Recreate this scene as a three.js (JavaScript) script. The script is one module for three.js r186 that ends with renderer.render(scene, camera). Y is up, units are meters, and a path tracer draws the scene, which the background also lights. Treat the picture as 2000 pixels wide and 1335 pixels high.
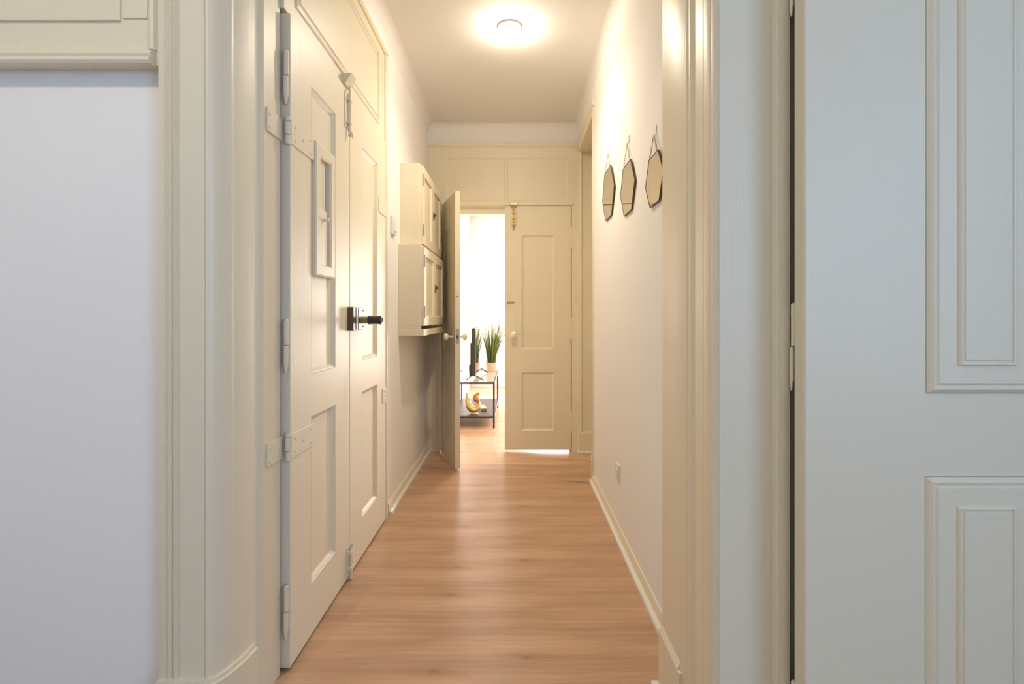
import * as THREE from 'three';
import { RoundedBoxGeometry } from 'three/addons/geometries/RoundedBoxGeometry.js';
import { mergeGeometries, toCreasedNormals } from 'three/addons/utils/BufferGeometryUtils.js';
import { ImprovedNoise } from 'three/addons/math/ImprovedNoise.js';
import { RectAreaLightUniformsLib } from 'three/addons/lights/RectAreaLightUniformsLib.js';

RectAreaLightUniformsLib.init();
const scene = new THREE.Scene();
const renderer = new THREE.WebGLRenderer({ antialias: true });
renderer.toneMapping = THREE.LinearToneMapping;
renderer.toneMappingExposure = 1.0;
renderer.shadowMap.enabled = true;

// ---------- camera: level, 1.15 m above the floor, shifted lens. Depth d runs into the corridor (z = -d)
const camera = new THREE.PerspectiveCamera(2 * Math.atan(667.5 / 970) * 180 / Math.PI, 2000 / 1335, 0.02, 60);
camera.position.set(0, 1.15, 0);
camera.lookAt(0, 1.15, -1);
camera.setViewOffset(2000, 1335, -6, 49.5, 2000, 1335);
scene.add(camera);

// ---------- sky and daylight through the windows
scene.background = new THREE.Color().setRGB(1.45, 1.6, 1.75);
function daylight(name, w, h, color, intensity, [x, y, d], [tx, ty, td]) {
  const l = new THREE.RectAreaLight(color, intensity, w, h);
  l.name = name; l.position.set(x, y, -d); l.lookAt(tx, ty, -td); scene.add(l); return l;
}
const SKY_COOL = new THREE.Color().setRGB(0.40, 0.70, 1.21);
const SKY_WHITE = new THREE.Color().setRGB(1.0, 0.93, 0.86);
daylight('living_window_daylight', 1.30, 2.0, SKY_WHITE, 28, [0.98, 1.22, 8.10], [0.98, 1.22, 4]);
daylight('balcony_window_daylight', 1.20, 2.0, SKY_WHITE, 3.5, [-0.70, 1.22, 7.0], [2, 1.22, 7.0]);
daylight('hall_window_daylight', 1.6, 1.6, SKY_COOL, 4.9, [2.17, 1.65, -1.30], [-1, 1.65, -1.30]);

// ---------- helpers
let seed = 7;
const rnd = () => { seed = (seed * 1664525 + 1013904223) >>> 0; return seed / 4294967296; };
const noise = new ImprovedNoise();
const V = (x, y, z) => new THREE.Vector3(x, y, z);
function clean(g) {
  g = g.index ? g.toNonIndexed() : g.clone();
  for (const k of Object.keys(g.attributes)) if (k !== 'position' && k !== 'normal') g.deleteAttribute(k);
  if (!g.attributes.normal) g.computeVertexNormals();
  return g;
}
function metres(g) {                                   // box-projected uv in metres
  const p = g.attributes.position, n = g.attributes.normal, uv = new Float32Array(p.count * 2);
  for (let i = 0; i < p.count; i += 3) {
    const nx = Math.abs(n.getX(i) + n.getX(i + 1) + n.getX(i + 2)), ny = Math.abs(n.getY(i) + n.getY(i + 1) + n.getY(i + 2)), nz = Math.abs(n.getZ(i) + n.getZ(i + 1) + n.getZ(i + 2));
    for (let k = i; k < i + 3; k++) {
      const x = p.getX(k), y = p.getY(k), z = p.getZ(k);
      const [a, b] = ny > nx && ny > nz ? [x, z] : nx > nz ? [z, y] : [x, y];
      uv[k * 2] = a; uv[k * 2 + 1] = b;
    }
  }
  g.setAttribute('uv', new THREE.BufferAttribute(uv, 2));
  return g;
}
function geo(...list) { return metres(mergeGeometries(list.flat().map(clean))); }
function mesh(name, g, m, parent) {
  const o = new THREE.Mesh(Array.isArray(g) ? geo(g) : geo([g]), m);
  o.name = name; o.castShadow = o.receiveShadow = true;
  if (parent) parent.add(o);
  return o;
}
const used = {};
function numbered(n) { const k = used[n] = (used[n] ?? -1) + 1; return k ? n + '_' + String(k).padStart(3, '0') : n; }
function tag(o, label, category, group, kind) {
  o.userData.label = label; o.userData.category = category;
  if (group) o.userData.group = group;
  if (kind) o.userData.kind = kind;
  return o;
}
function thing(name, label, category, [x, y, d] = [0, 0, 0], turn = 0, group, kind) {
  const o = new THREE.Group(); o.name = numbered(name); o.position.set(x, y, -d); o.rotation.y = turn;
  scene.add(o); return tag(o, label, category, group, kind);
}
function struct(name, g, m, label, category) {
  const o = mesh(name, g, m); scene.add(o); return tag(o, label, category, null, 'structure');
}
// box between two corners given with depth d (z = -d)
function box(x0, x1, y0, y1, d0, d1, r = 0, s = 2) {
  const w = x1 - x0, h = y1 - y0, l = d1 - d0;
  const g = r ? new RoundedBoxGeometry(w, h, l, s, Math.min(r, w / 2.01, h / 2.01, l / 2.01)) : new THREE.BoxGeometry(w, h, l);
  return g.translate((x0 + x1) / 2, (y0 + y1) / 2, -(d0 + d1) / 2);
}
// box in plain local axes
function lbox(x0, x1, y0, y1, z0, z1, r = 0) { return box(x0, x1, y0, y1, -z1, -z0, r); }
const shapeOf = (pts) => new THREE.Shape(pts.map(([a, b]) => new THREE.Vector2(a, b)));
const ex = (pts, len, crease = 0.5) => toCreasedNormals(new THREE.ExtrudeGeometry(shapeOf(pts), { depth: len, bevelEnabled: false, curveSegments: 8 }), crease);
const alongY = (pts, y0, y1, crease) => ex(pts, y1 - y0, crease).rotateX(-Math.PI / 2).translate(0, y0, 0);       // pts (x, d)
const alongD = (pts, d0, d1, crease) => ex(pts, d1 - d0, crease).translate(0, 0, -d1);                           // pts (x, y)
const alongX = (pts, x0, x1, crease) => ex(pts, x1 - x0, crease).rotateY(Math.PI / 2).translate(x0, 0, 0);       // pts (d, y)
function cyl(r0, r1, h, seg = 20) { return new THREE.CylinderGeometry(r0, r1, h, seg); }
function tube(pts, r, seg = 24, rad = 8) { return new THREE.TubeGeometry(new THREE.CatmullRomCurve3(pts), seg, r, rad, false); }
// mitred rectangular rings: profile of [inset, height], capped at the last one; faces +z
function rings(u0, u1, v0, v1, prof, cap = true) {
  const P = [], q = (a, b, c, d) => P.push(...a, ...b, ...c, ...a, ...c, ...d);
  const rect = ([i, h]) => [[u0 + i, v0 + i, h], [u1 - i, v0 + i, h], [u1 - i, v1 - i, h], [u0 + i, v1 - i, h]];
  for (let k = 0; k + 1 < prof.length; k++) {
    const A = rect(prof[k]), B = rect(prof[k + 1]);
    for (let j = 0; j < 4; j++) q(A[j], A[(j + 1) % 4], B[(j + 1) % 4], B[j]);
  }
  if (cap) { const C = rect(prof[prof.length - 1]); q(C[0], C[1], C[2], C[3]); }
  const g = new THREE.BufferGeometry(); g.setAttribute('position', new THREE.Float32BufferAttribute(P, 3)); g.computeVertexNormals();
  return g;
}
// a plate with rectangular holes, front at z = 0, back at z = -th
function plate(w, h, th, holes, u0 = 0, v0 = 0, bev = 0.002) {
  const s = new THREE.Shape([[u0, v0], [u0 + w, v0], [u0 + w, v0 + h], [u0, v0 + h]].map(([a, b]) => new THREE.Vector2(a, b)));
  for (const o of holes) s.holes.push(new THREE.Path([[o.u0, o.v0], [o.u0, o.v1], [o.u1, o.v1], [o.u1, o.v0]].map(([a, b]) => new THREE.Vector2(a, b))));
  const g = new THREE.ExtrudeGeometry(s, { depth: th - bev, bevelEnabled: bev > 0, bevelThickness: bev, bevelSize: bev, bevelOffset: -bev, bevelSegments: 1, curveSegments: 2 });
  return toCreasedNormals(g.translate(0, 0, -th), 0.05);
}
function panelled(name, label, { w, h, th = 0.035, panels, mat, at, turn = 0, y0 = 0.01 }) {
  const t = thing(name, label, 'door', [at[0], 0, at[1]], turn, null, 'structure');
  mesh('leaf', plate(w, h, th, panels, 0, y0), mat, t);
  for (const p of panels) if (p.hole) mesh('panel', [rings(p.u0 - 0.001, p.u1 + 0.001, p.v0 - 0.001, p.v1 + 0.001, p.prof, false), plate(p.u1 - p.u0 - 0.034, p.v1 - p.v0 - 0.034, 0.008, [p.hole], p.u0 + 0.017, p.v0 + 0.017, 0.0005).translate(0, 0, -0.014)], mat, t);
  else mesh('panel', [rings(p.u0 - 0.001, p.u1 + 0.001, p.v0 - 0.001, p.v1 + 0.001, p.prof), lbox(p.u0 - 0.001, p.u1 + 0.001, p.v0 - 0.001, p.v1 + 0.001, -th + 0.004, -th + 0.01)], mat, t);
  return t;
}

// ---------- textures
function dataTex(w, h, f, color) {
  const a = new Uint8Array(w * h * 4);
  for (let j = 0; j < h; j++) for (let i = 0; i < w; i++) {
    const c = f(i / w, j / h), k = (j * w + i) * 4;
    if (Array.isArray(c)) { a[k] = c[0]; a[k + 1] = c[1]; a[k + 2] = c[2]; } else a[k] = a[k + 1] = a[k + 2] = c;
    a[k + 3] = 255;
  }
  const t = new THREE.DataTexture(a, w, h); t.wrapS = t.wrapT = THREE.RepeatWrapping; t.magFilter = THREE.LinearFilter; t.minFilter = THREE.LinearMipmapLinearFilter; t.generateMipmaps = true;
  if (color) t.colorSpace = THREE.SRGBColorSpace;
  t.needsUpdate = true; return t;
}
// tiling noise: blend across the border
function tile(f, u, v, W, H) {
  const a = f(u * W, v * H), b = f((u - 1) * W, v * H), c = f(u * W, (v - 1) * H), d = f((u - 1) * W, (v - 1) * H);
  return (a * (1 - u) + b * u) * (1 - v) + (c * (1 - u) + d * u) * v;
}
const cl = (x) => Math.max(0, Math.min(255, x));
const brushTex = dataTex(512, 512, (u, v) => cl(128
  + 150 * tile((x, y) => noise.noise(x * 3, y * 0.35, 1.3), u, v, 40, 12)
  + 70 * tile((x, y) => noise.noise(x * 1.2, y * 1.2, 7.7), u, v, 30, 30)
  + 110 * tile((x, y) => noise.noise(x, y, 4.1), u, v, 5, 4)));
brushTex.repeat.set(1 / 0.5, 1 / 0.7);
const plasterTex = dataTex(512, 512, (u, v) => cl(128
  + 110 * tile((x, y) => noise.noise(x, y, 2.2), u, v, 7, 7)
  + 60 * tile((x, y) => noise.noise(x, y, 5.5), u, v, 60, 60)
  + 40 * tile((x, y) => noise.noise(x, y, 9.5), u, v, 140, 140)));
plasterTex.repeat.set(1 / 0.9, 1 / 0.9);

// ---------- materials
const col = (r, g, b) => new THREE.Color().setRGB(r, g, b);
const paint = (c, rough = 0.32, bump = 0.00034) => new THREE.MeshPhysicalMaterial({ color: c, roughness: rough, bumpMap: brushTex, bumpScale: bump, specularIntensity: 1 });
const plaster = (c, bump = 0.0008) => new THREE.MeshStandardMaterial({ color: c, roughness: 0.9, bumpMap: plasterTex, bumpScale: bump });
const plain = (c, rough = 0.5, metal = 0) => new THREE.MeshStandardMaterial({ color: c, roughness: rough, metalness: metal });
const CREAM = col(0.815, 0.728, 0.55);
const M = {
  cream: paint(CREAM, 0.42),
  creamFlat: paint(CREAM, 0.55, 0.0004),
  wall: plaster(col(0.90, 0.88, 0.85)),
  livingWall: plaster(col(0.80, 0.775, 0.765)),
  ceiling: plaster(col(0.86, 0.83, 0.79), 0.0005),
  white: paint(col(0.82, 0.80, 0.75), 0.35, 0.0003),
  black: plain(col(0.035, 0.03, 0.028), 0.4),
  blackMetal: plain(col(0.05, 0.048, 0.05), 0.45, 0.4),
  bronze: plain(col(0.13, 0.09, 0.055), 0.38, 0.6),
  brass: plain(col(0.55, 0.43, 0.2), 0.35, 0.9),
  steel: plain(col(0.5, 0.48, 0.44), 0.35, 0.9),
  plastic: plain(col(0.82, 0.82, 0.8), 0.35),
  porcelain: new THREE.MeshPhysicalMaterial({ color: col(0.82, 0.8, 0.66), roughness: 0.22, clearcoat: 0.5, clearcoatRoughness: 0.1 }),
  dark: plain(col(0.05, 0.045, 0.04), 0.9),
  mirror: plain(col(0.86, 0.84, 0.78), 0.03, 1),
  glass: new THREE.MeshPhysicalMaterial({ color: col(1, 1, 1), roughness: 0.0, transmission: 1, thickness: 0, ior: 1.5 }),
};

// ---------- structure: rooms
const CEIL = 2.79;
// solid wall faces (thick boxes with openings)
struct('wall_left', [box(-0.95, -0.745, 0, CEIL, 2.87, 4.24), box(-0.95, -0.745, 2.67, CEIL, 1.52, 2.87), box(-1.10, -0.92, 0, 2.67, 1.45, 2.87), box(-0.95, -0.757, 0, 2.67, 2.834, 2.87)], M.wall,
  'white plaster corridor wall carrying the cream wall cabinets', 'wall');
struct('wall_right', [box(0.545, 0.70, 0, CEIL, 1.53, 3.43), box(0.545, 0.70, 2.60, CEIL, 3.43, 4.24)], M.wall,
  'white plaster corridor wall where the three hexagonal mirrors hang', 'wall');
struct('wall_end', [box(-0.95, 3.35, 2.60, CEIL, 4.24, 4.36), box(-0.95, -0.70, 0, 2.60, 4.25, 4.36), box(0.53, 3.35, 0, 2.60, 4.25, 4.36)], M.ceiling,
  'plaster strip of the corridor end wall above the cream transom panels', 'wall');
struct('ceiling', [box(-2.35, 3.35, CEIL, CEIL + 0.1, -2.75, 8.3)], M.ceiling, 'smooth off-white corridor ceiling with one round downlight', 'ceiling');
// living room beyond the end door
struct('wall_living_back', [box(-0.9, 0.33, 0, CEIL, 8.14, 8.3), box(1.63, 3.35, 0, CEIL, 8.14, 8.3), box(0.33, 1.63, 2.22, CEIL, 8.14, 8.3), box(0.33, 1.63, 0, 0.22, 8.14, 8.3)], M.livingWall,
  'bright white back wall of the room beyond the open door', 'wall');
struct('wall_living_left', [box(-0.9, -0.73, 0, CEIL, 4.36, 6.4), box(-0.9, -0.73, 0, CEIL, 7.6, 8.14), box(-0.9, -0.73, 2.22, CEIL, 6.4, 7.6), box(-0.9, -0.73, 0, 0.22, 6.4, 7.6)], M.livingWall,
  'bright white side wall with a balcony window behind the television', 'wall');
struct('wall_living_right', [box(3.2, 3.35, 0, CEIL, 4.36, 8.14)], M.livingWall, 'white side wall of the living room beyond the end door', 'wall');
// hall around the camera
struct('wall_hall_left', [box(-2.35, -2.2, 0, CEIL, -2.6, 1.33)], M.wall, 'white side wall of the entrance hall', 'wall');
struct('wall_hall_right', [box(2.2, 2.35, 0, CEIL, -2.6, -2.1), box(2.2, 2.35, 0, CEIL, -0.5, 1.13), box(2.2, 2.35, 2.45, CEIL, -2.1, -0.5), box(2.2, 2.35, 0, 0.85, -2.1, -0.5)], M.wall, 'white side wall of the entrance hall with a window near the bluish door', 'wall');
struct('wall_hall_back', [box(-2.35, 2.35, 0, CEIL, -2.75, -2.6)], M.wall, 'plain white back wall of the entrance hall', 'wall');
struct('wall_front', [box(-2.35, -0.925, 0, 1.815, 1.335, 1.50), box(-2.35, -0.80, 1.815, CEIL, 1.335, 1.50)], M.wall,
  'smooth white wall below a cream panelled header beside the corridor opening', 'wall');
struct('wall_front_right', [box(0.47, 2.35, 2.2, CEIL, 1.14, 1.30), box(1.40, 2.35, 0, 2.2, 1.14, 1.30), box(0.465, 0.545, 0, 2.2, 1.18, 1.51), box(0.545, 0.60, 0, 2.2, 1.16, 1.53)], M.wall,
  'wall of the entrance hall around the bluish panelled door', 'wall');
struct('wall_closet', [box(0.60, 1.42, 0, 2.25, 1.29, 1.33)], M.wall, 'plain wall close behind the bluish door', 'wall');
struct('trim_1', [box(-0.80, 0.47, 2.36, CEIL, 1.15, 1.50)], M.cream, 'cream lintel across the top of the corridor opening', 'trim');

// windows
function windowUnit(name, label, w, h, at, turn) {
  const t = thing(name, label, 'window', at, turn, null, 'structure');
  const F = 0.05;
  mesh('frame', [lbox(0, w, 0, F, -0.05, 0.0, 0.004), lbox(0, w, h - F, h, -0.05, 0.0, 0.004), lbox(0, F, F, h - F, -0.05, 0, 0.004), lbox(w - F, w, F, h - F, -0.05, 0, 0.004), lbox(w / 2 - 0.04, w / 2 + 0.04, F, h - F, -0.05, 0.005, 0.004)], M.white, t);
  for (const s of [0, 1]) mesh('pane', [lbox(s ? w / 2 + 0.04 : F, s ? w - F : w / 2 - 0.04, F, h - F, -0.030, -0.026)], M.glass, t);
  for (const s of [0, 1]) mesh('glazing_bar', [lbox(s ? w / 2 + 0.04 : F, s ? w - F : w / 2 - 0.04, h * 0.7, h * 0.7 + 0.03, -0.045, -0.01, 0.003)], M.white, t);
  return t;
}
windowUnit('window_1', 'white framed window in the bright back wall of the living room', 1.3, 2.0, [0.33, 0.22, 8.22], 0);
windowUnit('window_2', 'white framed balcony window beside the television', 1.2, 2.0, [-0.80, 0.22, 6.4], Math.PI / 2);
windowUnit('window_3', 'white framed window of the entrance hall', 1.6, 1.6, [2.28, 0.85, -0.5], -Math.PI / 2);

// ---------- floor: oak laminate boards laid across the corridor
function oak(v) {
  const s = v * 17.3, knots = [];
  for (let k = 0; k < 1 + (v % 3); k++) knots.push([0.04 + 0.92 * rnd(), 0.15 + 0.7 * rnd(), 0.3 + 0.9 * rnd()]);
  const crackV = 0.3 + 0.4 * rnd(), crackU = 0.15 + 0.3 * rnd();
  const tone = [0, -8, 7, 12, -12, 4, -5, 9][v % 8];
  return dataTex(1024, 192, (u, w) => {
    const x = u * 1.38, y = w * 0.222;
    let dk = 0, bend = 0;
    for (const [ku, kv, ks] of knots) {
      const tilt = (ks - 0.75) * 0.5, dx = (x - ku * 1.38) / (0.03 + 0.04 * ks), dy = (y - kv * 0.222 + tilt * (x - ku * 1.38)) / 0.014, r2 = dx * dx + dy * dy;
      bend += 0.006 * Math.exp(-r2 * 0.5) * Math.sign(dy || 1);
      dk += ks * 55 * Math.exp(-((dx * 3) ** 2 + (dy * 1.6) ** 2)) * (0.6 + 0.6 * noise.noise(x * 160, y * 300, s)) + ks * 20 * Math.exp(-r2 * 0.35);
    }
    const yy = y + bend + 0.01 * noise.noise(x * 2.2, y * 5, s);
    const cath = Math.sin((yy * 95 + 2.6 * noise.noise(x * 1.3, yy * 9, s + 3)) * 2);
    const fine = noise.noise(x * 9, yy * 620, s) * 9 + noise.noise(x * 3, yy * 240, s + 1) * 9 + noise.noise(x * 40, yy * 900, s + 5) * 5;
    const blotch = noise.noise(x * 1.7, y * 11, s + 8) * 20 + noise.noise(x * 6, y * 30, s + 9) * 7;
    const cr = y - (crackV * 0.222 + 0.006 * noise.noise(x * 5, 0.3, s)), on = Math.max(0, 1 - Math.abs(u - crackU - 0.2) / 0.3);
    dk += v % 4 !== 2 ? on * (80 * Math.exp(-((cr / 0.0016) ** 2)) + 20 * Math.exp(-((cr / 0.009) ** 2))) * (0.65 + 0.7 * noise.noise(x * 14, 1.1, s)) : 0;
    const L = tone + fine + blotch + cath * 2 - dk;
    return [cl(201 + L), cl(162 + L * 0.97), cl(130 + L * 0.92)];
  }, true);
}
const oakMats = [];
for (let v = 0; v < 8; v++) oakMats.push(new THREE.MeshPhysicalMaterial({ map: oak(v), roughness: 0.32, specularIntensity: 0.9 }));
const floor = struct('floor', [box(-2.35, 3.35, -0.12, -0.010, -2.75, 8.3)], plain(col(0.42, 0.26, 0.14), 0.5), 'oak laminate floor of wide boards laid across the corridor', 'floor');
struct('trim_2', [box(-2.2, 2.2, -0.010, -0.0005, -2.6, 1.20)], plain(col(0.45, 0.28, 0.16), 0.45), 'oak floor strip of the entrance hall before the corridor boards', 'floor');
const PL = 1.38, PW = 0.222;
const plankGeo = (() => {
  const c = 0.0007, w = PL, l = PW, t = 0.0098;
  const g = geo([box(0, w, -t, -c, 0, l), rings(0, w, 0, l, [[0, -c], [c, 0]]).rotateX(-Math.PI / 2)]);
  const p = g.attributes.position, uv = g.attributes.uv;
  for (let i = 0; i < p.count; i++) uv.setXY(i, p.getX(i) / w, -p.getZ(i) / l);
  return g;
})();
const plankFlip = plankGeo.clone(); { const uv = plankFlip.attributes.uv; for (let i = 0; i < uv.count; i++) uv.setXY(i, 1 - uv.getX(i), 1 - uv.getY(i)); }
let np = 0;
for (let r = -2; r <= 28; r++) {
  const d0 = 1.645 + r * PW;
  const xs = d0 > 4.2 ? [-0.86 - (r * 0.47 % 0.9)] : [-0.80];
  if (d0 > 4.2) xs.push(xs[0] + PL, xs[0] + 2 * PL); else if (d0 > 3.1) xs.push(0.58);
  for (const x of xs) {
    const o = new THREE.Mesh(np % 3 === 2 ? plankFlip : plankGeo, oakMats[(r * 5 + np * 3 + 24) % 8]);
    o.name = np ? 'plank_' + String(np).padStart(3, '0') : 'plank'; np++;
    o.position.set(x, 0, -d0); o.castShadow = o.receiveShadow = true; floor.add(o);
  }
}

// ---------- skirtings
struct('baseboard_left', [alongD([[-0.752, 0], [-0.733, 0], [-0.733, 0.055], [-0.738, 0.066], [-0.752, 0.068]], 2.885, 4.235)], M.cream, 'low cream skirting board along the wall below the cabinets', 'skirting');
struct('trim_3', [alongD([[-0.735, 0], [-0.716, 0], [-0.717, 0.014], [-0.724, 0.02], [-0.735, 0.021]], 2.89, 4.235)], M.white, 'white shoe moulding at the foot of the skirting below the cabinets', 'trim');
struct('baseboard_right', [alongD([[0.552, 0], [0.533, 0], [0.533, 0.050], [0.538, 0.060], [0.552, 0.062]], 1.53, 3.45)], M.cream, 'low cream skirting board along the mirror wall', 'skirting');
struct('trim_4', [alongD([[0.534, 0], [0.516, 0], [0.517, 0.014], [0.524, 0.02], [0.534, 0.021]], 1.53, 3.47)], M.white, 'white shoe moulding at the foot of the mirror wall skirting', 'trim');
struct('baseboard_living', [box(-0.73, 0.33, 0, 0.075, 8.12, 8.14, 0.004)], M.white, 'white skirting board at the back of the living room', 'skirting');

// coves between ceiling and walls
function cove(r) { const p = [[0, 0]]; for (let k = 0; k <= 8; k++) { const a = k / 8 * Math.PI / 2; p.push([r - r * Math.sin(a), r - r * Math.cos(a)]); } return p; }
struct('trim_5', [alongD(cove(0.07).map(([a, b]) => [-0.745 + a, CEIL - b]), 1.5, 4.24, 0.9)], M.ceiling, 'rounded plaster cove above the cabinet wall', 'trim');
struct('trim_6', [alongX(cove(0.05).map(([a, b]) => [4.24 - a, CEIL - b]), -0.745, 0.545, 0.9)], M.ceiling, 'rounded plaster cove above the end wall', 'trim');
struct('trim_7', [alongD(cove(0.05).map(([a, b]) => [0.545 - a, CEIL - b]), 1.5, 4.24, 0.9)], M.ceiling, 'rounded plaster cove above the mirror wall', 'trim');

// ---------- opening between hall and corridor, cabinet side: casing, bullnose and plinth
{
  const t = thing('trim_8', 'cream moulded casing with a rounded corner beside the double door', 'trim', [0, 0, 0], 0, null, 'structure');
  const D = 1.291;
  mesh('casing_board', [alongY([[-0.930, 1.34], [-0.930, D + 0.004], [-0.914, D], [-0.910, D + 0.006], [-0.905, D + 0.001], [-0.899, D - 0.003], [-0.894, D + 0.006], [-0.889, D], [-0.883, D - 0.004], [-0.878, D + 0.007], [-0.873, D + 0.004], [-0.812, D + 0.002], [-0.8085, D + 0.005], [-0.8085, 1.34]], 0, CEIL, 0.35)], M.cream, t);
  const cv = (t0, t1, off = 0) => { const a = []; for (let k = 0; k <= 10; k++) { const q = (t0 + (t1 - t0) * k / 10) * Math.PI / 180; a.push([-0.807 + (0.05 + off) * Math.sin(q), 1.451 - (0.158 + off) * Math.cos(q)]); } return a; };
  mesh('rounded_corner', [alongY([...cv(1, 52), [-0.7715, 1.362], [-0.800, 1.40], [-0.808, 1.34]], 0, CEIL, 0.9)], M.cream, t);
  mesh('return_board', [alongY([...cv(51, 90, -0.0012), [-0.757, 1.455], [-0.765, 1.460], [-0.82, 1.46], [-0.80, 1.40]], 0, CEIL, 0.9)], M.cream, t);
  const pl = cv(0, 84, 0.016);
  mesh('plinth', [alongY([[-0.93, 1.35], [-0.93, D - 0.016], [-0.81, D - 0.016], ...pl, [-0.78, 1.452], [-0.82, 1.40]], 0, 0.196, 0.6),
    alongY([[-0.928, 1.35], [-0.928, D - 0.009], [-0.81, D - 0.009], ...cv(0, 84, 0.008), [-0.78, 1.452], [-0.82, 1.40]], 0.194, 0.207, 0.6)], M.cream, t);
}
// header panels over the white wall
{
  const t = thing('trim_9', 'cream panelled header over the smooth white wall', 'trim', [0, 0, 0], 0, null, 'structure');
  mesh('header_board', [box(-2.2, -0.925, 1.81, CEIL, 1.306, 1.336)], M.creamFlat, t);
  mesh('moulding', [alongX([[1.308, 1.806], [1.285, 1.806], [1.280, 1.812], [1.281, 1.822], [1.290, 1.827], [1.286, 1.832], [1.288, 1.842], [1.300, 1.847], [1.308, 1.850]], -2.2, -0.945, 0.4)], M.cream, t);
  mesh('moulding', [alongY([[-0.962, 1.308], [-0.958, 1.298], [-0.952, 1.294], [-0.945, 1.297], [-0.940, 1.308]], 1.848, CEIL, 0.4)], M.cream, t);
  mesh('panel', [box(-2.2, -1.035, 1.925, 2.6, 1.299, 1.308, 0.003)], M.creamFlat, t);
  mesh('stile', [box(-1.030, -0.965, 1.932, CEIL, 1.302, 1.308, 0.002)], M.creamFlat, t);
}
// ---------- mirror side of that opening: jamb casing, plinth, door frame
{
  const t = thing('trim_10', 'cream moulded jamb casing standing beside the mirror wall', 'trim', [0, 0, 0], 0, null, 'structure');
  mesh('casing_board', [alongY([[0.47, 1.526], [0.4525, 1.526], [0.4515, 1.523], [0.4515, 1.312], [0.4525, 1.308], [0.4555, 1.303], [0.4535, 1.296], [0.4535, 1.288], [0.4555, 1.282], [0.462, 1.268], [0.458, 1.262], [0.455, 1.254], [0.4535, 1.245], [0.4520, 1.196], [0.4535, 1.193], [0.4520, 1.190], [0.4505, 1.172], [0.4520, 1.155], [0.456, 1.145], [0.462, 1.143], [0.47, 1.145]], 0, CEIL, 0.35)], M.cream, t);
  mesh('plinth', [box(0.441, 0.458, 0, 0.188, 1.34, 1.528, 0.002), alongD([[0.441, 0.185], [0.441, 0.188], [0.452, 0.206], [0.458, 0.206], [0.458, 0.185]], 1.356, 1.527, 0.2)], M.cream, t);
  mesh('shoe_moulding', [box(0.419, 0.442, 0, 0.028, 1.30, 1.536, 0.004)], M.white, t);
}
{
  const t = thing('trim_11', 'pale bluish door casing around the door with raised panels', 'trim', [0, 0, 0], 0, null, 'structure');
  mesh('casing_board', [alongY([[0.455, 1.165], [0.4535, 1.147], [0.4545, 1.139], [0.460, 1.134], [0.463, 1.136], [0.466, 1.131], [0.5835, 1.130], [0.5835, 1.165]], 0, 2.2, 0.4)], M.cream, t);
  mesh('bead_strip', [alongY([[0.5825, 1.165], [0.5825, 1.129], [0.583, 1.122], [0.585, 1.119], [0.584, 1.114], [0.5865, 1.109], [0.592, 1.108], [0.592, 1.165]], 0, 2.2, 0.4)], M.cream, t);
  mesh('rebate_strip', [alongY([[0.592, 1.16], [0.592, 1.1065], [0.597, 1.105], [0.612, 1.106], [0.6145, 1.109], [0.6145, 1.16]], 0, 2.2, 0.4)], M.cream, t);
  mesh('top_casing', [box(0.4535, 1.50, 2.12, 2.23, 1.108, 1.16, 0.004)], M.cream, t);
  mesh('rear_jamb', [box(0.6145, 0.64, 0, 2.2, 1.135, 1.29)], M.cream, t);
  mesh('far_casing', [box(1.365, 1.50, 0, 2.12, 1.108, 1.16, 0.004)], M.cream, t);
}
// bluish door
{
  const OUT = [[0, 0], [0.004, 0.005], [0.009, 0.009], [0.012, 0.0085], [0.0135, 0.006], [0.0175, 0.006], [0.021, 0.009], [0.058, 0.009], [0.059, 0.012], [0.062, 0.015], [0.0645, 0.0145], [0.066, 0.012], [0.069, 0.012], [0.071, 0.0145]];
  const w = 0.745;
  const t = panelled('door_1', 'pale bluish door with raised stepped panels next to the cream jamb', {
    w, h: 2.10, th: 0.037, mat: M.cream, at: [0.610, 1.045], panels: [
      { u0: 0.256, u1: 0.490, v0: 0.990, v1: 1.95, prof: OUT }, { u0: 0.254, u1: 0.490, v0: 0.15, v1: 0.812, prof: OUT }] });
  mesh('edge_strip', [lbox(-0.0012, 0.004, 0.012, 2.108, -0.0365, -0.003)], M.cream, t);
  for (const y of [1.08, 1.905, 0.25]) {
    const h = mesh('hinge', [cyl(0.0062, 0.0062, 0.088, 14).translate(0.004, y + 0.05, -0.048), new THREE.SphereGeometry(0.0062, 14, 8).translate(0.004, y + 0.094, -0.048), cyl(0.0066, 0.0066, 0.006, 14).translate(0.004, y + 0.078, -0.048),
      cyl(0.0050, 0.0044, 0.075, 14).translate(0.001, y - 0.034, -0.050), cyl(0.0044, 0.0015, 0.022, 14).translate(0.0, y - 0.082, -0.051)], M.cream, t);
    h.userData.label = 'paint-covered barrel hinge';
  }
}

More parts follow.
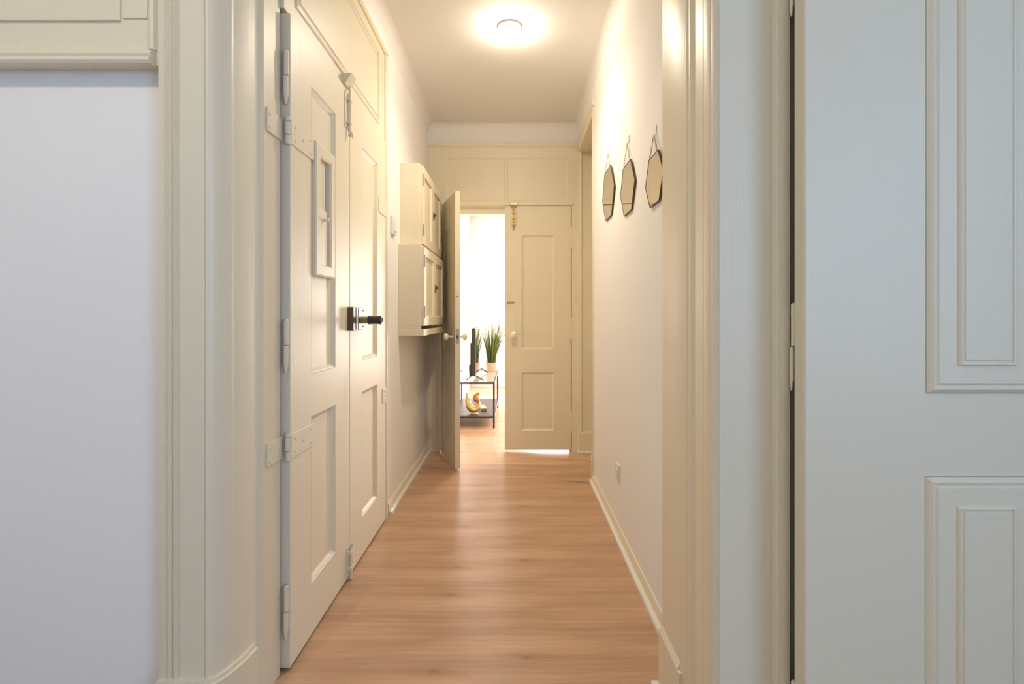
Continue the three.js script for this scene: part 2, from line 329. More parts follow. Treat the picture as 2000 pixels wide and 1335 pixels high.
// ---------- double door in the corridor's cabinet wall
{
  const t = thing('trim_12', 'cream frame and panelled transom of the corridor double door', 'trim', [0, 0, 0], 0, null, 'structure');
  mesh('jamb', [alongY([[-0.80, 1.46], [-0.762, 1.462], [-0.757, 1.466], [-0.760, 1.474], [-0.756, 1.480], [-0.761, 1.488], [-0.757, 1.497], [-0.757, 1.598], [-0.762, 1.6025], [-0.80, 1.603]], 0, CEIL, 0.4)], M.cream, t);
  mesh('jamb', [box(-0.80, -0.757, 0, 2.155, 2.808, 2.835, 0.002)], M.cream, t);
  mesh('casing', [alongY([[-0.757, 2.832], [-0.738, 2.832], [-0.733, 2.838], [-0.733, 2.862], [-0.737, 2.870], [-0.757, 2.872]], 0, 2.655, 0.4), alongD([[-0.757, 2.645], [-0.738, 2.645], [-0.733, 2.65], [-0.733, 2.672], [-0.737, 2.68], [-0.757, 2.682]], 1.5, 2.872, 0.4)], M.cream, t);
  const tr = mesh('transom', [plate(1.24, 0.51, 0.03, [], 0, 0, 0.002).rotateY(Math.PI / 2).translate(-0.745, 2.145, -1.60)], M.cream, t);
  mesh('transom_panel', [rings(0, 1.02, 0, 0.40, [[0, 0], [0.004, 0.006], [0.014, 0.008], [0.018, 0.001], [0.03, 0.001], [0.034, 0.007], [0.040, 0.007], [0.046, 0.002]]).rotateY(Math.PI / 2).translate(-0.745, 2.195, -1.68)], M.cream, tr);
}
const SUNK = [[0, 0], [0.002, -0.003], [0.006, -0.005], [0.016, -0.013], [0.018, -0.014]];
const leafA = panelled('door_2', 'cream double door leaf with a peephole hatch and long strap hinges', {
  w: 0.576, h: 2.125, th: 0.034, mat: M.cream, at: [-0.730, 1.613], turn: Math.PI / 2, panels: [
    { u0: 0.166, u1: 0.404, v0: 0.945, v1: 1.973, prof: SUNK, hole: { u0: 0.240, u1: 0.326, v0: 1.352, v1: 1.738 } }, { u0: 0.166, u1: 0.404, v0: 0.195, v1: 0.790, prof: SUNK }] });
const leafB = panelled('door_3', 'cream double door leaf carrying the black lock knob', {
  w: 0.605, h: 2.125, th: 0.034, mat: M.cream, at: [-0.730, 2.195], turn: Math.PI / 2, panels: [
    { u0: 0.180, u1: 0.437, v0: 0.943, v1: 1.957, prof: SUNK }, { u0: 0.180, u1: 0.437, v0: 0.195, v1: 0.790, prof: SUNK }] });
function strapHinge(parent, y, flip, len, knuckleZ = -0.006) {
  const s = flip ? -1 : 1, u = flip ? 0.605 : 0;
  const X = (a, b) => (s > 0 ? [u + a, u + b] : [u - b, u - a]);
  const [a0, a1] = X(0.0, len), rivets = [];
  for (const [a, b] of [[0.03, 0.022], [0.03, -0.022], [len - 0.03, 0.024], [len - 0.03, -0.024], [len / 2, 0]]) rivets.push(new THREE.SphereGeometry(0.006, 10, 6).scale(1, 1, 0.45).translate(u + s * a, y + b, 0.0042));
  const h = mesh('strap_hinge', [lbox(a0, a1, y - 0.040, y + 0.040, -0.001, 0.0042, 0.0018), ...rivets], M.cream, parent);
  const k = -0.004;
  mesh('knuckle', [cyl(0.0085, 0.0085, 0.030, 14).translate(u + s * k, y - 0.029, knuckleZ), cyl(0.0085, 0.0085, 0.042, 14).translate(u + s * k, y + 0.009, knuckleZ - 0.001), cyl(0.0085, 0.0085, 0.014, 14).translate(u + s * k, y + 0.039, knuckleZ)], M.cream, h);
  const [b0, b1] = X(-0.105, -0.010);
  if (!flip) mesh('frame_plate', [lbox(b0, b1, y - 0.036, y + 0.036, -0.027, -0.0215, 0.0018), ...[[-0.09, 0.02], [-0.09, -0.02]].map(([a, b]) => new THREE.SphereGeometry(0.006, 10, 6).scale(1, 1, 0.45).translate(u + s * a, y + b, -0.0215))], M.cream, h);
}
strapHinge(leafA, 1.752, false, 0.182); strapHinge(leafA, 0.728, false, 0.182);
strapHinge(leafB, 1.752, true, 0.145); strapHinge(leafB, 0.712, true, 0.075);
for (const y of [1.925, 1.055, 0.195]) {
  const h = mesh('barrel_hinge', [cyl(0.0085, 0.0085, 0.075, 14).translate(-0.007, y + 0.042, -0.010), new THREE.SphereGeometry(0.0085, 12, 8).translate(-0.007, y + 0.080, -0.010), cyl(0.0080, 0.0080, 0.06, 14).translate(-0.008, y - 0.028, -0.011), cyl(0.0080, 0.0035, 0.03, 14).translate(-0.008, y - 0.073, -0.011)], M.cream, leafA);
  h.userData.label = 'paint-covered barrel hinge with tapered tip';
}
// peephole hatch on the upper panel
{
  const h = mesh('peephole_hatch', [rings(0.186, 0.378, 1.300, 1.790, [[0, -0.014], [0, 0.006], [0.006, 0.010], [0.040, 0.010], [0.046, 0.004], [0.048, -0.016]], false)], M.cream, leafA);
  mesh('fixed_plate', [lbox(0.234, 0.310, 1.548, 1.742, -0.013, -0.006, 0.002)], M.cream, h);
  mesh('sliding_plate', [lbox(0.234, 0.317, 1.346, 1.556, -0.012, 0.001, 0.003)], M.cream, h);
  mesh('finger_knob', [cyl(0.006, 0.0075, 0.022, 12).rotateX(Math.PI / 2).translate(0.272, 1.516, 0.010), new THREE.SphereGeometry(0.0085, 12, 8).scale(1, 1, 0.6).translate(0.272, 1.516, 0.021)], M.cream, h);
}
// sliding bolts
{
  const b = mesh('top_bolt', [lbox(0.512, 0.572, 1.965, 2.118, 0, 0.004, 0.0015), tube([V(0.545, 1.935, 0.012), V(0.545, 2.03, 0.012), V(0.545, 2.15, 0.012)], 0.0065), lbox(0.530, 0.560, 1.985, 1.998, 0, 0.020, 0.002), lbox(0.530, 0.560, 2.085, 2.098, 0, 0.020, 0.002), tube([V(0.545, 1.955, 0.012), V(0.545, 1.945, 0.022), V(0.545, 1.925, 0.024)], 0.004)], M.cream, leafA);
  b.userData.label = 'painted sliding bolt';
  mesh('bolt_keeper', [toCreasedNormals(new THREE.ExtrudeGeometry(shapeOf([[0, 2.152], [0.016, 2.152], [0.045, 2.196], [0, 2.196]]), { depth: 0.06, bevelEnabled: false }), 0.3).translate(-0.746, 0, -2.192)], M.cream, scene.getObjectByName('trim_12'));
  const c = mesh('bottom_bolt', [lbox(0.535, 0.577, 0.03, 0.145, 0, 0.004, 0.0015), tube([V(0.562, 0.004, 0.012), V(0.562, 0.07, 0.012), V(0.562, 0.15, 0.012)], 0.0075), lbox(0.545, 0.578, 0.045, 0.06, 0, 0.020, 0.002), lbox(0.545, 0.578, 0.115, 0.13, 0, 0.020, 0.002)], M.cream, leafA);
  c.userData.label = 'painted sliding bolt';
}
// lock box with knob, across the seam
{
  const k = mesh('lock_case', [lbox(-0.032, 0.108, 1.090, 1.192, 0.0, 0.026, 0.002)], M.bronze, leafB);
  k.userData.label = 'dark lock case with pale cover plate and black knob';
  mesh('cover_plate', [lbox(0.004, 0.106, 1.094, 1.188, 0.026, 0.0285, 0.001)], M.white, k);
  mesh('divider', [lbox(0.026, 0.032, 1.092, 1.190, 0.0285, 0.031, 0.001)], M.black, k);
  mesh('screw', [cyl(0.004, 0.004, 0.003, 12).rotateX(Math.PI / 2).translate(0.094, 1.178, 0.030)], M.black, k);
  mesh('screw', [cyl(0.004, 0.004, 0.003, 12).rotateX(Math.PI / 2).translate(0.094, 1.104, 0.030)], M.black, k);
  mesh('spindle', [cyl(0.0165, 0.0165, 0.046, 24).rotateX(Math.PI / 2).translate(0.052, 1.135, 0.050)], plain(col(0.30, 0.26, 0.15), 0.3, 0.8), k);
  const prof = [[0, 0], [0.018, 0], [0.0205, 0.003], [0.0195, 0.01], [0.0175, 0.03], [0.0195, 0.05], [0.0205, 0.056], [0.019, 0.060], [0, 0.060]].map(([a, b]) => new THREE.Vector2(a, b));
  mesh('knob', [toCreasedNormals(new THREE.LatheGeometry(prof, 28), 0.6).rotateX(Math.PI / 2).translate(0.052, 1.135, 0.066)], M.black, k);
  mesh('knob_ring', [new THREE.TorusGeometry(0.0145, 0.0022, 8, 28).translate(0.052, 1.135, 0.127)], M.steel, k);
}

// ---------- end of the corridor: frame, transom and double door
{
  const t = thing('trim_13', 'cream panelled transom and frame of the double door ending the corridor', 'trim', [0, 0, 0], 0, null, 'structure');
  mesh('cornice', [alongX([[4.245, 2.570], [4.236, 2.570], [4.232, 2.582], [4.222, 2.588], [4.212, 2.600], [4.208, 2.614], [4.245, 2.616]], -0.745, 0.545, 0.35)], M.cream, t);
  mesh('transom_board', [plate(1.29, 0.50, 0.04, [{ u0: 0.165, u1: 0.655, v0: 0.038, v1: 0.400 }, { u0: 0.675, u1: 1.19, v0: 0.038, v1: 0.400 }], 0, 0, 0.001).translate(-0.745, 2.095, -4.222)], M.cream, t);
  for (const [a, b] of [[0.165, 0.655], [0.675, 1.19]]) mesh('transom_panel', [rings(a, b, 0.038, 0.400, [[-0.001, -0.001], [0.004, -0.006], [0.010, -0.008]]).translate(-0.745, 2.095, -4.222)], M.cream, t);
  mesh('jamb', [alongY([[-0.745, 4.25], [-0.745, 4.215], [-0.700, 4.215], [-0.696, 4.222], [-0.634, 4.222], [-0.634, 4.36], [-0.745, 4.36]], 0, 2.10, 0.3)], M.cream, t);
  mesh('jamb', [alongY([[0.482, 4.36], [0.482, 4.222], [0.505, 4.222], [0.509, 4.214], [0.545, 4.214], [0.545, 4.36]], 0, 2.10, 0.3)], M.cream, t);
  mesh('stop', [box(-0.634, 0.482, 2.035, 2.10, 4.272, 4.36), box(-0.634, -0.622, 0, 2.04, 4.272, 4.36), box(0.470, 0.482, 0, 2.04, 4.272, 4.36)], M.cream, t);
}
const PANE = [[0, 0], [0.003, -0.002], [0.012, -0.009], [0.015, -0.010]];
const endPanels = [{ u0: 0.131, u1: 0.405, v0: 0.876, v1: 1.840, prof: PANE }, { u0: 0.131, u1: 0.405, v0: 0.182, v1: 0.672, prof: PANE }];
function knobLathe(s) {
  const pts = [[0, 0], [0.015, 0], [0.016, 0.004], [0.008, 0.008], [0.007, 0.030], [0.012, 0.036], [0.024, 0.044], [0.029, 0.054], [0.028, 0.064], [0.018, 0.073], [0, 0.076]].map(([a, b]) => new THREE.Vector2(a, b));
  const g = toCreasedNormals(new THREE.LatheGeometry(pts, 28), 0.8).rotateX(s * Math.PI / 2);
  return g;
}
function endLeaf(name, label, at, turn, mirrored) {
  const w = 0.549, panels = mirrored ? endPanels.map((p) => ({ ...p, u0: w - p.u1, u1: w - p.u0 })) : endPanels;
  const t = panelled(name, label, { w, h: 2.073, th: 0.035, mat: M.cream, at, turn, y0: 0.014, panels });
  const ku = mirrored ? w - 0.066 : 0.066;
  mesh('knob', [knobLathe(1).translate(ku, 0.998, 0)], M.porcelain, t).userData.label = 'round cream knob';
  mesh('knob', [knobLathe(-1).translate(ku, 0.998, -0.035)], M.porcelain, t).userData.label = 'round cream knob';
  return t;
}
const closed = endLeaf('door_4', 'closed cream door leaf with brass bolt at the corridor end', [-0.073, 4.230], 0, false);
mesh('edge_strip', [lbox(-0.016, 0.006, 0.014, 2.08, -0.030, 0.003, 0.002)], M.cream, closed);
mesh('lock_plate', [lbox(0.010, 0.082, 0.955, 1.150, 0, 0.003, 0.001)], M.cream, closed);
{
  const b = mesh('brass_bolt', [lbox(0.040, 0.080, 1.925, 2.045, 0, 0.006, 0.0015), tube([V(0.060, 1.95, 0.012), V(0.060, 2.02, 0.012), V(0.060, 2.10, 0.012)], 0.006), lbox(0.048, 0.072, 1.985, 1.997, 0, 0.02, 0.002), lbox(0.048, 0.072, 2.028, 2.040, 0, 0.02, 0.002),
    cyl(0.016, 0.004, 0.035, 16).translate(0.060, 1.915, 0.006), new THREE.SphereGeometry(0.008, 12, 8).translate(0.062, 1.892, 0.006)], M.brass, closed);
  b.userData.label = 'brass sliding bolt with rounded tip';
  const c = mesh('latch_hook', [tube([V(0.004, 1.268, 0.006), V(0.022, 1.277, 0.010), V(0.036, 1.268, 0.008), V(0.050, 1.272, 0.010), V(0.064, 1.272, 0.004)], 0.005), new THREE.SphereGeometry(0.008, 12, 8).translate(0.058, 1.272, 0.006)], M.brass, closed);
  c.userData.label = 'small brass hook latch';
  for (const y of [1.82, 1.05, 0.25]) mesh('hinge', [cyl(0.007, 0.007, 0.17, 12).translate(0.553, y, 0.003), new THREE.SphereGeometry(0.007, 10, 8).translate(0.553, y + 0.085, 0.003), new THREE.SphereGeometry(0.007, 10, 8).translate(0.553, y - 0.085, 0.003)], M.cream, closed);
}
mesh('bolt_keeper', [box(-0.040, 0.016, 2.088, 2.112, 4.192, 4.223, 0.003)], M.brass, scene.getObjectByName('trim_13')).userData.label = 'brass bolt keeper';
const open = endLeaf('door_5', 'open cream door leaf standing ajar beside the wall cabinets', [-0.6345, 4.219], -70 * Math.PI / 180, true);
mesh('lock_plate', [lbox(0.5485, 0.5505, 0.95, 1.06, -0.030, -0.005)], M.steel, open);
mesh('latch_bolt', [lbox(0.549, 0.556, 0.985, 1.010, -0.024, -0.010, 0.002)], M.bronze, open);
mesh('keyhole', [cyl(0.0045, 0.0045, 0.003, 12).rotateZ(Math.PI / 2).translate(0.550, 1.30, -0.017)], M.dark, open);

// ---------- side doorway in the mirror wall near the corridor end
{
  const t = thing('trim_14', 'cream doorway frame between the mirror wall and the corridor end', 'trim', [0, 0, 0], 0, null, 'structure');
  mesh('lintel', [box(0.534, 0.72, 2.54, 2.61, 3.43, 4.215, 0.003)], M.cream, t);
  mesh('lintel_moulding', [alongD([[0.545, 2.60], [0.533, 2.60], [0.526, 2.612], [0.524, 2.63], [0.530, 2.655], [0.545, 2.66]], 3.40, 4.215, 0.4)], M.cream, t);
  mesh('casing', [alongY([[0.527, 4.225], [0.527, 4.190], [0.533, 4.186], [0.540, 4.190], [0.556, 4.186], [0.566, 4.190], [0.570, 4.200], [0.570, 4.225]], 0, 2.55, 0.4)], M.cream, t);
  mesh('reveal_board', [box(0.568, 0.72, 0, 2.545, 4.205, 4.25, 0.002)], M.cream, t);
  mesh('door_stop', [box(0.655, 0.668, 0, 2.545, 4.188, 4.206, 0.002)], M.cream, t);
  mesh('plinth', [box(0.532, 0.70, 0.02, 0.170, 4.165, 4.206, 0.003), box(0.529, 0.70, 0.168, 0.180, 4.170, 4.206, 0.004)], M.cream, t);
  mesh('shoe_moulding', [box(0.522, 0.70, 0, 0.022, 4.148, 4.206, 0.004)], M.white, t);
  mesh('near_casing', [box(0.533, 0.56, 0, 2.55, 3.428, 3.452, 0.003), box(0.528, 0.555, 0, 0.19, 3.424, 3.456, 0.003)], M.cream, t);
  mesh('hinge', [cyl(0.008, 0.008, 0.11, 12).translate(0.665, 2.07, -4.180)], M.steel, t);
}
panelled('door_6', 'cream door seen edge-on inside the side doorway by the corridor end', { w: 0.745, h: 2.52, th: 0.035, mat: M.cream, at: [0.690, 4.200], turn: -Math.PI / 2, y0: 0.01, panels: [{ u0: 0.14, u1: 0.6, v0: 1.0, v1: 2.3, prof: PANE }] });

// ---------- wall cabinets
function cabinet(name, label, x0, x1, y0, y1, d0, d1, gapBoard) {
  const t = thing(name, label, 'cabinet', [x0, y0, d0], Math.PI / 2);      // local x -> depth, local z -> out from the wall
  const W = d1 - d0, H = y1 - y0, T = x1 - x0;
  mesh('body', gapBoard ? [lbox(0, W, 0.066, H, 0, T, 0.003), lbox(0, W, 0, 0.042, 0, T, 0.003), lbox(0.02, W - 0.002, 0.03, 0.08, 0.001, T - 0.11), lbox(0.0006, 0.012, 0.03, 0.08, 0.001, T - 0.001)] : [lbox(0, W, 0, H, 0, T, 0.003)], M.creamFlat, t);
  const b = gapBoard ? 0.065 : 0.012, w = (W - 0.03) / 2;
  if (gapBoard) mesh('bottom_rail', [lbox(0.002, W, 0.0, 0.042, T, T + 0.018, 0.002)], M.creamFlat, t);
  for (const s of [0, 1]) {
    const u = 0.012 + s * (w + 0.006), h = H - b - 0.014;
    const dr = mesh('door', [plate(w, h, 0.020, [{ u0: 0.055, u1: w - 0.055, v0: 0.06, v1: h - 0.06 }], 0, 0, 0.0015).translate(u, b, T + 0.021)], M.creamFlat, t);
    mesh('panel', [rings(0.054, w - 0.054, 0.059, h - 0.059, [[0, -0.001], [0.003, -0.008], [0.006, -0.011]]).translate(u, b, T + 0.021)], M.creamFlat, dr);
    const hu = s ? u + w : u;
    for (const y of [b + 0.09, b + h - 0.09]) mesh('hinge', [cyl(0.0045, 0.0045, 0.075, 10).translate(hu, y, T + 0.023)], M.steel, dr);
    if (s) mesh('latch', [lbox(u + 0.003, u + 0.030, b + h * 0.46, b + h * 0.46 + 0.055, T + 0.021, T + 0.026, 0.001), new THREE.SphereGeometry(0.011, 12, 8).translate(u + 0.010, b + h * 0.46 + 0.035, T + 0.032), lbox(u - 0.018, u + 0.012, b + h * 0.46 + 0.018, b + h * 0.46 + 0.030, T + 0.024, T + 0.031, 0.001)], M.bronze, dr).userData.label = 'small dark metal latch';
  }
  return t;
}
cabinet('wall_cabinet', 'upper cream two-door wall cabinet stacked on a larger one', -0.745, -0.618, 1.612, 2.146, 3.222, 4.02, false);
cabinet('wall_cabinet', 'lower cream two-door wall cabinet with a slit under its doors', -0.745, -0.600, 1.026, 1.612, 3.166, 4.02, true);

// ---------- switch and socket
{
  const t = thing('light_switch', 'white light switch on the wall between double door and cabinets', 'switch', [-0.745, 1.70, 3.01], Math.PI / 2);
  mesh('housing', [lbox(-0.045, 0.045, -0.055, 0.055, 0, 0.016, 0.004)], M.plastic, t);
  mesh('rocker', [lbox(-0.028, 0.028, -0.036, 0.036, 0.014, 0.021, 0.003)], M.plastic, t);
  const s = thing('power_socket', 'white power socket low on the mirror wall', 'socket', [0.545, 0.334, 2.615], -Math.PI / 2);
  mesh('plate', [lbox(-0.043, 0.043, -0.045, 0.045, 0, 0.009, 0.003)], M.plastic, s);
  mesh('insert', [toCreasedNormals(new THREE.LatheGeometry([[0, -0.002], [0.019, -0.002], [0.020, 0.005], [0.026, 0.007], [0.027, 0.004]].map(([a, b]) => new THREE.Vector2(a, b)), 28), 0.5).rotateX(Math.PI / 2).translate(0, 0, 0.006)], M.plastic, s);
  for (const k of [-1, 1]) mesh('hole', [cyl(0.0026, 0.0026, 0.002, 10).rotateX(Math.PI / 2).translate(k * 0.0095, 0, 0.0045)], M.dark, s);
}

// ---------- hexagonal mirrors
function hexMirror(label, h, y, d, hookY) {
  const t = thing('hexagonal_mirror', label, 'mirror', [0.545, y, d], -Math.PI / 2, 'hexagonal mirrors hanging in a row');
  const w = h * 1.30, e = h * 0.66, z = 0.011;
  const hex = (k) => [[-e / 2 - 0, -h / 2], [e / 2, -h / 2], [w / 2, 0], [e / 2, h / 2], [-e / 2, h / 2], [-w / 2, 0]].map(([a, b]) => new THREE.Vector2(a * (1 - k / (w / 2)), b * (1 - k / (h / 2))));
  const s = new THREE.Shape(hex(0)); s.holes.push(new THREE.Path(hex(0.0028).reverse()));
    const fr = mesh('frame', [new THREE.ExtrudeGeometry(s, { depth: 0.006, bevelEnabled: true, bevelSize: 0.0004, bevelThickness: 0.0004, bevelSegments: 1 }).translate(0, 0, z - 0.006)], plain(col(0.10, 0.075, 0.045), 0.4, 0.7), t);
  mesh('mirror_glass', [new THREE.ExtrudeGeometry(new THREE.Shape(hex(0.0026)), { depth: 0.004, bevelEnabled: false }).translate(0, 0, z - 0.0048)], M.mirror, t);
  fr.rotation.x = t.children[1].rotation.x = 0.02;
  const hk = hookY - y, chain = plain(col(0.45, 0.33, 0.2), 0.4, 0.8);
  for (const k of [-1, 1]) {
    const links = [], a = V(k * e * 0.40, h / 2 + 0.002, 0.012), b = V(k * 0.002, hk - 0.028, 0.010), n = Math.max(8, Math.round(a.distanceTo(b) / 0.009));
    for (let i = 0; i <= n; i++) {
      const p = a.clone().lerp(b, i / n), g = new THREE.TorusGeometry(0.0042, 0.0011, 5, 10).scale(0.7, 1.25, 1);
      if (i % 2) g.rotateY(Math.PI / 2);
      g.rotateZ(Math.atan2(-(b.x - a.x), b.y - a.y)); links.push(g.translate(p.x, p.y, p.z));
    }
    mesh('chain', links, chain, t);
  }
  mesh('hook', [lbox(-0.006, 0.006, hk - 0.018, hk + 0.012, 0, 0.003, 0.0014), tube([V(0, hk - 0.014, 0.002), V(0, hk - 0.026, 0.004), V(0, hk - 0.031, 0.008), V(0, hk - 0.026, 0.012)], 0.0016, 12, 6)], M.plastic, t);
}
hexMirror('largest and highest hexagonal mirror with black frame on the corridor wall', 0.278, 1.857, 2.862, 2.112);
hexMirror('middle hexagonal mirror with black frame between two others', 0.234, 1.761, 2.372, 2.002);
hexMirror('smallest and lowest hexagonal mirror beside the cream jamb casing', 0.190, 1.678, 1.915, 1.876);

// ---------- ceiling downlights
function downlight(label, x, d, glow, beam, tint) {
  const t = thing('ceiling_light', label, 'ceiling light', [x, CEIL, d]);
  mesh('ring', [toCreasedNormals(new THREE.LatheGeometry([[0.050, 0], [0.050, -0.006], [0.054, -0.009], [0.064, -0.007], [0.068, 0]].map(([a, b]) => new THREE.Vector2(a, b)), 40), 0.5)], M.plastic, t);
  const lamp = new THREE.MeshStandardMaterial({ color: col(0.9, 0.88, 0.84), emissive: col(1, 0.95, 0.88), emissiveIntensity: 6 });
  mesh('lamp_lens', [new THREE.SphereGeometry(0.050, 40, 12, 0, Math.PI * 2, Math.PI / 2, Math.PI / 2).scale(1, 0.55, 1).translate(0, -0.004, 0)], lamp, t);
  const l = new THREE.PointLight(tint, glow, 0, 2);
  l.name = 'downlight'; l.position.set(x, CEIL - 0.027, -d); l.castShadow = true; l.shadow.radius = 1.2; scene.add(l);
  const b = new THREE.SpotLight(tint, beam, 0, 80 * Math.PI / 180, 1, 2);
  b.name = 'downlight_beam'; b.position.set(x, CEIL - 0.038 - 0.05, -d); b.target.position.set(x, 0, -d); b.castShadow = true; b.shadow.radius = 2.4; scene.add(b, b.target);
}
downlight('round white downlight glowing in the corridor ceiling', -0.03, 2.81, 1.05, 3.8, col(1.0, 0.875, 0.70));
downlight('round white downlight in the hall ceiling before the corridor opening', -1.05, 0.10, 1.25, 2.2, col(1.0, 0.89, 0.71));

// ---------- living room: glass-topped bench, television, plant, figurine, box
{
  const t = thing('media_bench', 'black metal media bench with glass top and dark lower shelf', 'table', [0, 0, 0]);
  const X0 = -0.68, X1 = -0.209, D0 = 5.13, D1 = 6.25, s = 0.020, Y = 0.468;
  for (const [x, d] of [[X0, D0], [X1 - s, D0], [X0, D1 - s], [X1 - s, D1 - s]]) mesh('leg', [box(x, x + s, 0, Y + 0.006, d, d + s, 0.002)], M.blackMetal, t);
  for (const y of [Y - 0.016, 0.100]) {
    mesh('rail', [box(X0 + s, X1 - s, y, y + s, D0, D0 + s, 0.002)], M.blackMetal, t);
    mesh('rail', [box(X0 + s, X1 - s, y, y + s, D1 - s, D1, 0.002)], M.blackMetal, t);
    mesh('rail', [box(X0, X0 + s, y, y + s, D0 + s, D1 - s, 0.002)], M.blackMetal, t);
    mesh('rail', [box(X1 - s, X1, y, y + s, D0 + s, D1 - s, 0.002)], M.blackMetal, t);
  }
  mesh('glass_top', [box(X0 + s, X1 - s, Y - 0.002, Y + 0.004, D0 + s, D1 - s)], new THREE.MeshPhysicalMaterial({ color: col(0.93, 0.97, 0.95), roughness: 0.02, transmission: 1, thickness: 0, ior: 1.5 }), t);
  mesh('shelf', [box(X0 + s, X1 - s, 0.108, 0.121, D0 + s, D1 - s, 0.001)], plain(col(0.055, 0.05, 0.05), 0.4, 0.2), t);
}
{
  const t = thing('television', 'black flat television standing on the glass-topped bench', 'television', [-0.41, 0.472, 5.63], Math.PI / 2 - 0.014);   // local x -> depth, z -> +X
  const w = 0.80;
  mesh('housing', [lbox(-w / 2, w / 2, 0.05, 0.555, -0.042, 0, 0.004)], M.black, t);
  mesh('rear_cover', [lbox(-w / 2 + 0.02, w / 2 - 0.02, 0.055, 0.40, -0.058, -0.040, 0.006), lbox(-w / 2 + 0.01, w / 2 - 0.01, 0.052, 0.17, -0.072, -0.040, 0.008)], M.black, t);
  mesh('screen', [lbox(-w / 2 + 0.008, w / 2 - 0.008, 0.062, 0.547, -0.001, 0.0012)], new THREE.MeshPhysicalMaterial({ color: col(0.03, 0.03, 0.035), roughness: 0.05, clearcoat: 1, clearcoatRoughness: 0.02, specularIntensity: 1, ior: 1.9 }), t);
  for (const s of [-1, 1]) {
    const u = s * (w / 2 - 0.05);
    mesh('foot', [tube([V(u, 0.062, -0.02), V(u - 0.012, 0.035, 0.03), V(u - 0.02, 0.0055, 0.085)], 0.006, 10, 8), tube([V(u, 0.062, -0.03), V(u - 0.012, 0.035, -0.07), V(u - 0.02, 0.0055, -0.105)], 0.006, 10, 8)], M.black, t);
  }
}
{
  const t = thing('potted_grass', 'tall green grass plant in a peach pot on the glass bench', 'plant', [-0.295, 0.472, 6.165]);
  const pot = [[0, 0], [0.058, 0], [0.061, 0.004], [0.074, 0.105], [0.074, 0.112], [0.068, 0.112], [0.066, 0.10], [0, 0.10]].map(([a, b]) => new THREE.Vector2(a, b));
  mesh('pot', [toCreasedNormals(new THREE.LatheGeometry(pot, 36), 0.5)], plain(col(0.80, 0.56, 0.40), 0.6), t);
  mesh('soil', [cyl(0.067, 0.067, 0.008, 24).translate(0, 0.101, 0)], plain(col(0.09, 0.06, 0.04), 1), t);
  const tones = [[], [], []];
  for (let k = 0; k < 170; k++) {
    const a = rnd() * Math.PI * 2, r0 = 0.05 * Math.sqrt(rnd()), lean = 0.03 + 0.19 * rnd() ** 1.3 + r0 * 0.6, H = 0.30 + 0.30 * rnd(), hw = 0.0032 + 0.0024 * rnd(), P = [], n = 6, a1 = a + (rnd() - 0.5) * 0.8, ax = a1;
    const kz = Math.sin(a1) > 0.3 ? 0.5 : 1, kx = Math.cos(a1) < -0.3 ? 0.62 : 1, px = -Math.sin(a + rnd() * 2), pz = Math.cos(a + rnd() * 2);
    const at = (i) => { const f = i / n; const w = hw * (1 - f ** 2.2) + 0.0002; const c = [Math.cos(a) * r0 + Math.cos(ax) * kx * lean * f ** 1.8, 0.10 + H * f - 0.04 * lean * f * f, Math.sin(a) * r0 + Math.sin(ax) * kz * lean * f ** 1.8]; return [[c[0] - px * w, c[1], c[2] - pz * w], [c[0] + px * w, c[1], c[2] + pz * w]]; };
    for (let i = 0; i < n; i++) { const [p, q] = at(i), [r, s] = at(i + 1); P.push(...p, ...q, ...s, ...p, ...s, ...r); }
    const g = new THREE.BufferGeometry(); g.setAttribute('position', new THREE.Float32BufferAttribute(P, 3)); g.computeVertexNormals(); tones[k % 3].push(g);
  }
  [[0.16, 0.24, 0.05], [0.25, 0.33, 0.08], [0.10, 0.16, 0.05]].forEach((c, i) => {
    const m = new THREE.MeshPhysicalMaterial({ color: col(...c), roughness: 0.6, side: THREE.DoubleSide });
    mesh('grass_blades', tones[i], m, t).userData.kind = 'stuff';
  });
}
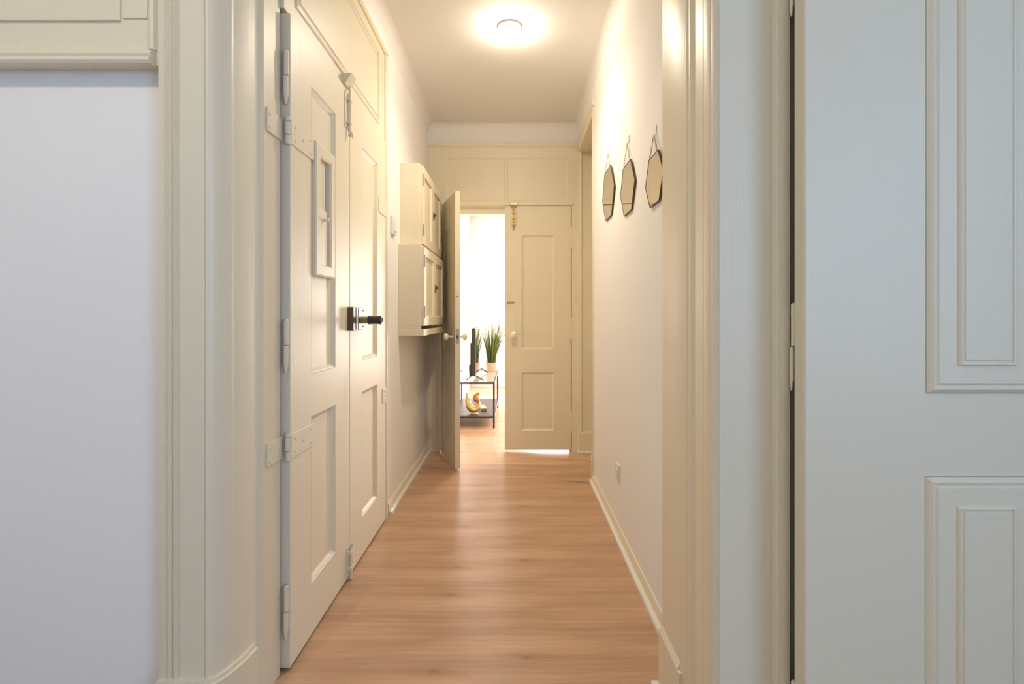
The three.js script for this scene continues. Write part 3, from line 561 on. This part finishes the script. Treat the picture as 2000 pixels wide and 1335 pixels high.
{
  // gold figurine: crescent body with raised tail, copper head
  const t = thing('bird_figurine', 'gold curved bird figurine with a copper head on the lower shelf', 'figurine', [-0.435, 0.121, 5.30]);
  const gold = plain(col(0.62, 0.47, 0.20), 0.35, 0.75), copper = plain(col(0.55, 0.25, 0.11), 0.38, 0.6);
  const sweep = (pts, rad, flat) => {
    const c = new THREE.CatmullRomCurve3(pts), N = 36, R = 14, P = [];
    const fr = []; for (let i = 0; i <= N; i++) { const T = c.getTangentAt(i / N), B = V(0, 0, 1), Nn = new THREE.Vector3().crossVectors(B, T).normalize(); fr.push([c.getPointAt(i / N), Nn, B, rad(i / N)]); }
    const pt = (i, j) => { const [p, n, b, r] = fr[i], a = j / R * Math.PI * 2; return [p.x + n.x * Math.cos(a) * r, p.y + n.y * Math.cos(a) * r, p.z + b.z * Math.sin(a) * r * flat]; };
    for (let i = 0; i < N; i++) for (let j = 0; j < R; j++) { const a = pt(i, j), b = pt(i + 1, j), d = pt(i, j + 1), e = pt(i + 1, j + 1); P.push(...a, ...d, ...e, ...a, ...e, ...b); }
    const g = new THREE.BufferGeometry(); g.setAttribute('position', new THREE.Float32BufferAttribute(P, 3)); g.computeVertexNormals(); return toCreasedNormals(g, 1.2);
  };
  mesh('body', [sweep([V(-0.076, 0.215, 0), V(-0.074, 0.16, 0), V(-0.062, 0.095, 0), V(-0.03, 0.046, 0), V(0.012, 0.038, 0), V(0.042, 0.06, 0), V(0.050, 0.10, 0), V(0.036, 0.135, 0)], (f) => 0.001 + 0.036 * Math.sin(Math.PI * Math.min(1, f * 0.92 + 0.05)) ** 0.9, 1.1)], gold, t);
  mesh('tail_feather', [sweep([V(-0.050, 0.165, 0.012), V(-0.052, 0.12, 0.014), V(-0.036, 0.075, 0.014), V(-0.01, 0.05, 0.012)], (f) => 0.001 + 0.012 * Math.sin(Math.PI * f), 1)], gold, t);
  mesh('foot', [cyl(0.034, 0.038, 0.012, 24).translate(0.004, 0.006, 0)], gold, t);
  const hd = mesh('head', [sweep([V(0.046, 0.105, 0.005), V(0.034, 0.13, 0.006), V(0.020, 0.155, 0.006), V(0.022, 0.182, 0.006), V(0.040, 0.198, 0.006), V(0.056, 0.200, 0.006)], (f) => 0.002 + 0.034 * Math.sin(Math.PI * Math.min(1, f * 0.85 + 0.1)) ** 1.4, 0.8)], copper, t);
  mesh('comb', [sweep([V(0.012, 0.178, 0.006), V(0.028, 0.208, 0.006), V(0.046, 0.214, 0.006), V(0.058, 0.204, 0.006)], (f) => 0.001 + 0.008 * Math.sin(Math.PI * f), 0.5)], copper, hd);
}
{
  const t = thing('small_box', 'small white box with a brown end on the lower shelf', 'box', [-0.338, 0.121, 5.42], 0.22);
  mesh('carton', [lbox(-0.030, 0.030, 0, 0.030, -0.20, 0.0, 0.002)], M.plastic, t);
  mesh('end_cap', [lbox(-0.029, 0.029, 0.001, 0.028, 0.0, 0.004, 0.001)], plain(col(0.25, 0.16, 0.08), 0.6), t);
}

renderer.render(scene, camera);
